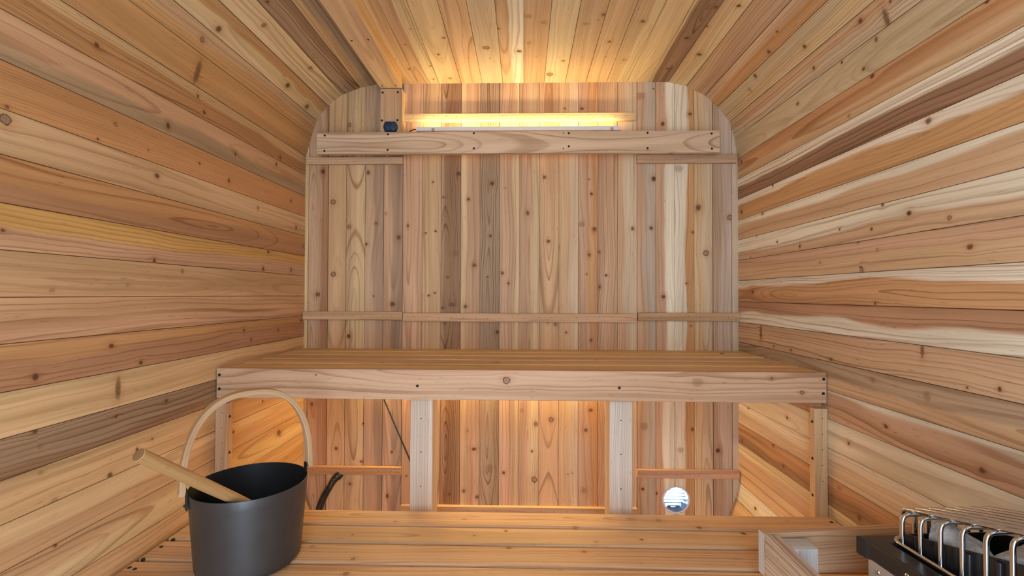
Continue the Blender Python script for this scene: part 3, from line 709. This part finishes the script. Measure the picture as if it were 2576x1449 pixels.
# ------------------------------------------------------------------ bucket
BXc, BYc, BZ0, BZ1, BRt, BRb = -.6263, -.8593, .4625, .6477, .1248, .1121
BK = empty('bucket', (BXc, BYc, BZ0), 'dark grey metal bucket with bentwood handle, standing on the lower bench', 'bucket')
m = MB()
H = BZ1 - BZ0
pr = [(0, .004), (.085, .004), (BRb - .016, .0015), (BRb - .006, .003), (BRb - .001, .009), (BRb, .018)]
for i in range(1, 9): pr.append((BRb + (BRt - BRb) * (i / 8), .018 + (H - .0195) * i / 8))
pr += [(BRt - .0002, H - .0006), (BRt - .0009, H), (BRt - .0017, H - .0006)]
m.lathe(pr, 96, (BXc, BYc, BZ0)); m.build('body', BUCKET, root=BK)
m = MB()
pr = [(BRt - .0018, H - .0004)]
for i in range(7, -1, -1): pr.append((BRb - .002 + (BRt - BRb) * (i / 8), .018 + (H - .0195) * i / 8))
pr += [(BRb - .008, .008), (BRb - .02, .006), (0, .006)]
m.lathe(pr, 96, (BXc, BYc, BZ0)); m.build('liner', BUCKET_IN, root=BK)
AX = rad(HAND[0]); A = Vector((math.cos(AX), math.sin(AX), 0)); Bn = Vector((-math.sin(AX), math.cos(AX), 0))
cen = Vector((BXc, BYc, BZ1))
rs = BRt + .0105
arc = []
hz0, hz1 = .012, HAND[1]
for i in range(49):
    t = math.pi * i / 48
    c_, s_ = math.cos(t), math.sin(t)
    ex = .78
    arc.append((-rs * math.copysign(abs(c_) ** ex, c_), hz0 + (hz1 - hz0) * abs(s_) ** .86))
arc = [(-rs - .002, hz0 - .008)] + arc + [(rs + .002, hz0 - .008)]
hw_, ht = HAND[2] / 2, HAND[3] / 2
wv = Wood(); pt = tone('K', con=.25, cath=.03, freq=200); u = 0
pt['ca'] = [.66, .46, .28]; pt['cb'] = [.62, .42, .25]
secs = []
for i, (a, z) in enumerate(arc):
    p = arc[max(i - 1, 0)]; q = arc[min(i + 1, len(arc) - 1)]
    d = Vector((q[0] - p[0], q[1] - p[1])).normalized(); nn = (-d[1], d[0])
    if i: u += math.hypot(a - arc[i - 1][0], z - arc[i - 1][1])
    pts = []
    for (e, f) in ((-hw_, -ht), (hw_, -ht), (hw_, ht), (-hw_, ht)):
        for (ge, gf) in ((0, .0014), (.0014, 0)) if (e * f > 0) else ((.0014, 0), (0, .0014)):
            ee = e - math.copysign(ge, e); ff = f - math.copysign(gf, f)
            pts.append(cen + A * (a + nn[0] * ff) + Z * (z + nn[1] * ff) + Bn * ee)
    secs.append((u, pts))
for (u0, s0), (u1, s1) in zip(secs, secs[1:]):
    for j in range(8):
        k = (j + 1) % 8
        va, vb = j * .008, j * .008 + .008
        wv.poly([s0[j], s1[j], s1[k], s0[k]], [(u0, va), (u1, va), (u1, vb), (u0, vb)], pt)
wv.poly(secs[0][1], [(0, .01)] * 8, pt); wv.poly(secs[-1][1][::-1], [(0, .01)] * 8, pt)
wv.build('handle', root=BK)
for s in (-1, 1):
    m = MB()
    o_ = cen + A * s * (BRt + .0012)
    def bx(x0, x1, y0, y1, z0, z1):
        vs = [o_ + A * s * x + Bn * y + Z * z for z in (z0, z1) for y in (y0, y1) for x in (x0, x1)]
        m.add(vs, [(0, 2, 3, 1), (4, 5, 7, 6), (0, 1, 5, 4), (2, 6, 7, 3), (0, 4, 6, 2), (1, 3, 7, 5)])
    bx(-.001, .0025, -.008, .008, -.032, .014)
    br = m.build('bracket', BUCKET_IN, root=BK, bevel=.001)
    for z in (.008, -.022):
        m = MB()
        m.lathe([(0, .004), (.002, .0036), (.003, .002), (.003, 0)], 12, o_ + A * s * .0025 + Z * z, (Bn, Z, A * s))
        m.build('rivet', BUCKET_IN, br)

# ------------------------------------------------------------------ ladle
e0, e1 = Vector(LADLE[0]), Vector(LADLE[1])
dr = (e1 - e0).normalized()
LDR = empty('ladle', tuple(e1 - Z * .02), 'wooden ladle with a thick round handle leaning in the bucket', 'ladle')
A1 = dr.orthogonal().normalized(); B1 = dr.cross(A1)
wv = Wood(); pt = tone('T', con=.25, cath=.05, freq=150); n = 28
pt['ca'] = [.60, .39, .19]; pt['cb'] = [.55, .34, .15]
Lh = (e1 - e0).length
ri = [(0, .0110), (.0012, .0120), (Lh * .5, .0122), (Lh * .75, .0118), (Lh, .0100)]
for (ua, ra), (ub, rb) in zip(ri, ri[1:]):
    for j in range(n):
        t0, t1 = 2 * math.pi * j / n, 2 * math.pi * (j + 1) / n
        q = lambda u_, r_, t_: e0 + dr * u_ + (A1 * math.cos(t_) + B1 * math.sin(t_)) * r_
        wv.poly([q(ua, ra, t0), q(ub, rb, t0), q(ub, rb, t1), q(ua, ra, t1)], [(ua, ra * t0), (ub, ra * t0), (ub, ra * t1), (ua, ra * t1)], pt)
en = dict(pt); en['ca'] = [.30, .17, .075]; en['cb'] = [.27, .15, .065]  # end grain, its colour darkened further for facing away from the light
wv.poly([e0 + (A1 * math.cos(2 * math.pi * j / n) + B1 * math.sin(2 * math.pi * j / n)) * .0110 for j in range(n)][::-1], [(.01 * math.cos(2 * math.pi * j / n), .01 * math.sin(2 * math.pi * j / n)) for j in range(n)], en)
wv.build('handle', root=LDR)
m = MB()
m.lathe([(.0, -.016), (.018, -.0145), (.028, -.006), (.031, .008), (.0295, .008), (.0265, -.004), (.017, -.0122), (0, -.0135)], 32, e1 + Z * .004)
m.build('bowl', BUCKET_IN, root=LDR)

# ------------------------------------------------------------------ heater
HR = rad(4.0)
HT = empty('sauna_heater', (.6185, -1.112, 0), 'stainless and black electric sauna heater with a rod guard over its stones', 'heater', rotz=HR)
HW, HD, HZ = .245, .36, .663      # width, length toward the camera, rim height
def hb(name, mb, mat, bevel=0., parent=None):
    return mb.build(name, mat, parent or HT, bevel=bevel)
m = MB()
ca_, cb_ = [(.006, -HD + .006), (HW - .006, -HD + .006), (HW - .006, -.010), (.006, -.010)], [(.008, -HD + .008), (HW - .008, -HD + .008), (HW - .008, -.012), (.008, -.012)]
vs = [(x, y, z) for q in (ca_, cb_) for z in (.16, HZ - .028) for (x, y) in q]
m.add(vs, [[i, (i + 1) % 4, 4 + (i + 1) % 4, 4 + i] for i in range(4)] + [[8 + i, 12 + i, 12 + (i + 1) % 4, 8 + (i + 1) % 4] for i in range(4)] + [[4 + i, 4 + (i + 1) % 4, 12 + (i + 1) % 4, 12 + i] for i in range(4)] + [[i, 8 + i, 8 + (i + 1) % 4, (i + 1) % 4] for i in range(4)])
cab = hb('cabinet', m, STEEL, .002)
m = MB()
outer = [(-.006, .004), (-.002, -.014), (.002, -.020), (.002, -HD), (HW, -HD), (HW, .004)]
inner = [(.036, -.026), (.036, -.040), (.036, -.06), (.036, -HD + .03), (HW - .022, -HD + .03), (HW - .022, -.026)]
n = 6
vs = [(x, y, z) for z in (HZ - .031, HZ) for (x, y) in outer] + [(x, y, z) for z in (HZ - .031, HZ) for (x, y) in inner]
fs = []
for i in range(n):
    k = (i + 1) % n
    fs += [[i, k, n + k, n + i][::-1], [2 * n + i, 2 * n + k, 3 * n + k, 3 * n + i], [n + i, n + k, 3 * n + k, 3 * n + i][::-1], [i, k, 2 * n + k, 2 * n + i]]
m.add(vs, fs)
hb('top_frame', m, BLACK, .003)
def hscrew(x, y, z, N):
    N = Vector(N).normalized(); A_ = N.orthogonal().normalized(); B_ = N.cross(A_)
    m = MB(); m.lathe([(0, .0022), (.0022, .002), (.004, .0012), (.0046, 0)], 14, (x, y, z), (A_, B_, N)); hb('screw', m, CHROME)
hscrew(.006, -.030, HZ - .046, (-1, 0, 0)); hscrew(.002, -.093, HZ - .016, (-1, 0, 0)); hscrew(.006, -HD + .03, HZ - .046, (-1, 0, 0)); hscrew(.002, -HD + .05, HZ - .016, (-1, 0, 0))
SL = .27                            # the stone well and the guard rise toward the camera
tz = lambda y: HZ + .018 - SL * (y + .03)
m = MB()
x0, x1, y0, y1 = .056, HW - .030, -HD + .035, -.028
for (ax, ay, bx_, by) in ((x0, y0, x0, y1), (x0, y1, x1, y1), (x1, y1, x1, y0), (x1, y0, x0, y0)):
    dx_, dy_ = (by - ay), -(bx_ - ax); l = math.hypot(dx_, dy_); dx_ *= .002 / l; dy_ *= .002 / l
    vs = [(ax, ay, .58), (bx_, by, .58), (bx_, by, tz(by)), (ax, ay, tz(ay)), (ax + dx_, ay + dy_, .58), (bx_ + dx_, by + dy_, .58), (bx_ + dx_, by + dy_, tz(by)), (ax + dx_, ay + dy_, tz(ay))]
    m.add(vs, [(0, 1, 2, 3), (4, 7, 6, 5), (3, 2, 6, 7), (0, 3, 7, 4), (1, 5, 6, 2)])
m.box(x0, x1, y0, y1, .58, .584)
hb('stone_well', m, BLACK)
for i in range(7):                  # upright ribs pressed in the wall of the well
    y = -.055 - .043 * i
    m = MB(); m.tube([(x0 - .001, y, .59), (x0 - .001, y, tz(y) - .004)], .0045, 10); hb('well_rib', m, BLACK)
rr = .0035
lz = HZ + rr
lx0, lx1, ly0, ly1 = .043, HW - .022, -HD + .022, -.014
lp = []
for (cx, cy, a0) in ((lx1 - .02, ly1 - .02, 0), (lx0 + .02, ly1 - .02, 90), (lx0 + .02, ly0 + .02, 180), (lx1 - .02, ly0 + .02, 270)):
    for i in range(7):
        a = rad(a0 + 15 * i); lp.append((cx + .02 * math.cos(a), cy + .02 * math.sin(a), lz))
m = MB(); m.tube(lp, rr, 10, closed=True); hb('guard_ring', m, CHROME)
gz = lambda y: HZ + .054 - SL * (y + .035)
def bend(p0, p1, p2, r, k=6):
    p0, p1, p2 = Vector(p0), Vector(p1), Vector(p2)
    a = p1 + (p0 - p1).normalized() * r; b = p1 + (p2 - p1).normalized() * r
    return [a * (1 - t) ** 2 + p1 * 2 * t * (1 - t) + b * t * t for t in [i / k for i in range(k + 1)]]
gx0, gx1, gy0, gy1 = lx0 + .002, lx1 - .002, ly0 + .004, ly1 - .004
NTR = 9
for i in range(NTR):                # bars across, with a leg at either side
    y = gy1 - .019 - .0345 * i
    if y < gy0: break
    z = gz(y)
    a, b, c_, d_ = (gx0, y, lz), (gx0, y, z), (gx1, y, z), (gx1, y, lz)
    m = MB(); m.tube([a] + bend(a, b, c_, .014) + bend(b, c_, d_, .014) + [d_], rr, 10); hb('guard_bar', m, CHROME)
for i in range(7):                  # bars lengthwise on top of them
    x = gx0 + .016 + (gx1 - gx0 - .032) * i / 6
    za, zb = gz(gy1) + 2 * rr, gz(gy0) + 2 * rr
    a, b, c_, d_ = (x, gy1, lz), (x, gy1, za), (x, gy0, zb), (x, gy0, lz)
    m = MB(); m.tube([a] + bend(a, b, c_, .014) + bend(b, c_, d_, .014) + [d_], rr, 10); hb('guard_bar', m, CHROME)
for (x, y) in ((.02, -.03), (HW - .02, -.03), (.02, -HD + .03), (HW - .02, -HD + .03)):
    m = MB(); m.tube([(x, y, .006), (x, y, .162)], .012, 14); hb('leg', m, BLACK)

def stone(pts, label, seed):
    import bmesh
    r_ = random.Random(seed)
    bm = bmesh.new()
    c = sum((Vector(p) for p in pts), Vector()) / len(pts)
    for p in pts: bm.verts.new(Vector(p) - c)
    bmesh.ops.convex_hull(bm, input=bm.verts)
    bmesh.ops.delete(bm, geom=[v for v in bm.verts if not v.link_faces], context='VERTS')
    bmesh.ops.bevel(bm, geom=list(bm.edges), offset=.0022, segments=1, affect='EDGES', profile=.5)
    for _ in range(2):
        bmesh.ops.subdivide_edges(bm, edges=[e for e in bm.edges if e.calc_length() > .006], cuts=1, use_grid_fill=True)
    for v in bm.verts:
        v.co += Vector((r_.gauss(0, 1), r_.gauss(0, 1), r_.gauss(0, 1))) * .0005
    me = bpy.data.meshes.new('sauna_stone'); bm.to_mesh(me); bm.free()
    me.materials.append(STONE)
    o = link('sauna_stone', me, None, c)
    tag(o, label, 'stone', 'stones in the heater')
for k, (p, l) in enumerate(STONES): stone(p, l, k)

# ------------------------------------------------------------------ guard rail round the heater
GR = empty('heater_guard', (.531, -.937, .462), 'low pale cedar guard rail standing at the back corner of the heater', 'guard')
g = lambda nm, O, U, V, N, L, W, T, code, **k: board(nm, O, U, V, N, L, W, T, code, parent=GR, **k)
grey = dict(ca=[.60, .61, .62], cb=[.54, .56, .58])
ga = rad(6.5); GU = Vector((math.cos(ga), math.sin(ga), 0)); GN = Vector((math.sin(ga), -math.cos(ga), 0))
g('back_rail', tuple(GU * .179 + GN * .008 + Z * .0765), GU, Z, GN, .358, .089, .019, 'P', con=.8, freq=110, cath=.03, rd=.0015, endp=grey)
g('side_rail', (.0015, -.262, .0765), Y, Z, -X, .500, .089, .028, 'L', con=.75, freq=110, cath=.03, rd=.0015)
pg = tone('E', con=.3, cath=.06); pg['ca'] = [.60, .61, .64]; pg['cb'] = [.66, .66, .68]; wv = Wood()
timber(wv, (.0597, -.0525, .0565), Z, X, -Y, .113, .058, .042, pg, (), .002, endp=grey)
wv.build('post', GR)
# ------------------------------------------------------------------ light
wd = bpy.data.worlds.new('sky'); bpy.context.scene.world = wd
wd.use_nodes = True
bg = wd.node_tree.nodes['Background']
bg.inputs[0].default_value = (*WORLD[0], 1); bg.inputs[1].default_value = WORLD[1]
ld = bpy.data.lights.new('doorway_daylight', 'AREA')
ld.shape = 'RECTANGLE'; ld.size = DX1 - DX0; ld.size_y = DZ1; ld.energy = 1.
ld.cycles.is_portal = True
lo = bpy.data.objects.new('doorway_daylight', ld); C.objects.link(lo)
lo.location = ((DX0 + DX1) / 2, FRONT - .05, DZ1 / 2); lo.rotation_euler = (rad(90), 0, 0)

# ------------------------------------------------------------------ camera
cd = bpy.data.cameras.new('camera'); cam = bpy.data.objects.new('camera', cd); C.objects.link(cam)
cd.sensor_fit = 'HORIZONTAL'; cd.sensor_width = 36.; cd.lens = 1200 * 36 / 2576; cd.clip_start = .02
yaw, pitch, roll = .0244, .0140, .0035
fw = Vector((-math.sin(yaw) * math.cos(pitch), math.cos(yaw) * math.cos(pitch), math.sin(pitch)))
r0 = Vector((math.cos(yaw), math.sin(yaw), 0)); u0 = r0.cross(fw)
rt = r0 * math.cos(roll) + u0 * math.sin(roll); up = -r0 * math.sin(roll) + u0 * math.cos(roll)
M4 = Matrix((( rt.x, up.x, -fw.x, .0193), (rt.y, up.y, -fw.y, -1.9804), (rt.z, up.z, -fw.z, 1.09), (0, 0, 0, 1)))
cam.matrix_world = M4
sc = bpy.context.scene
sc.camera = cam
vs_ = sc.view_settings
sc.display_settings.display_device = 'sRGB'
vs_.view_transform = 'Standard'; vs_.look = 'None'; vs_.exposure = EXPOSURE; vs_.gamma = 1.; vs_.use_curve_mapping = False
cy = sc.cycles
cy.max_bounces = 7; cy.diffuse_bounces = 4; cy.glossy_bounces = 4
cy.use_denoising = True
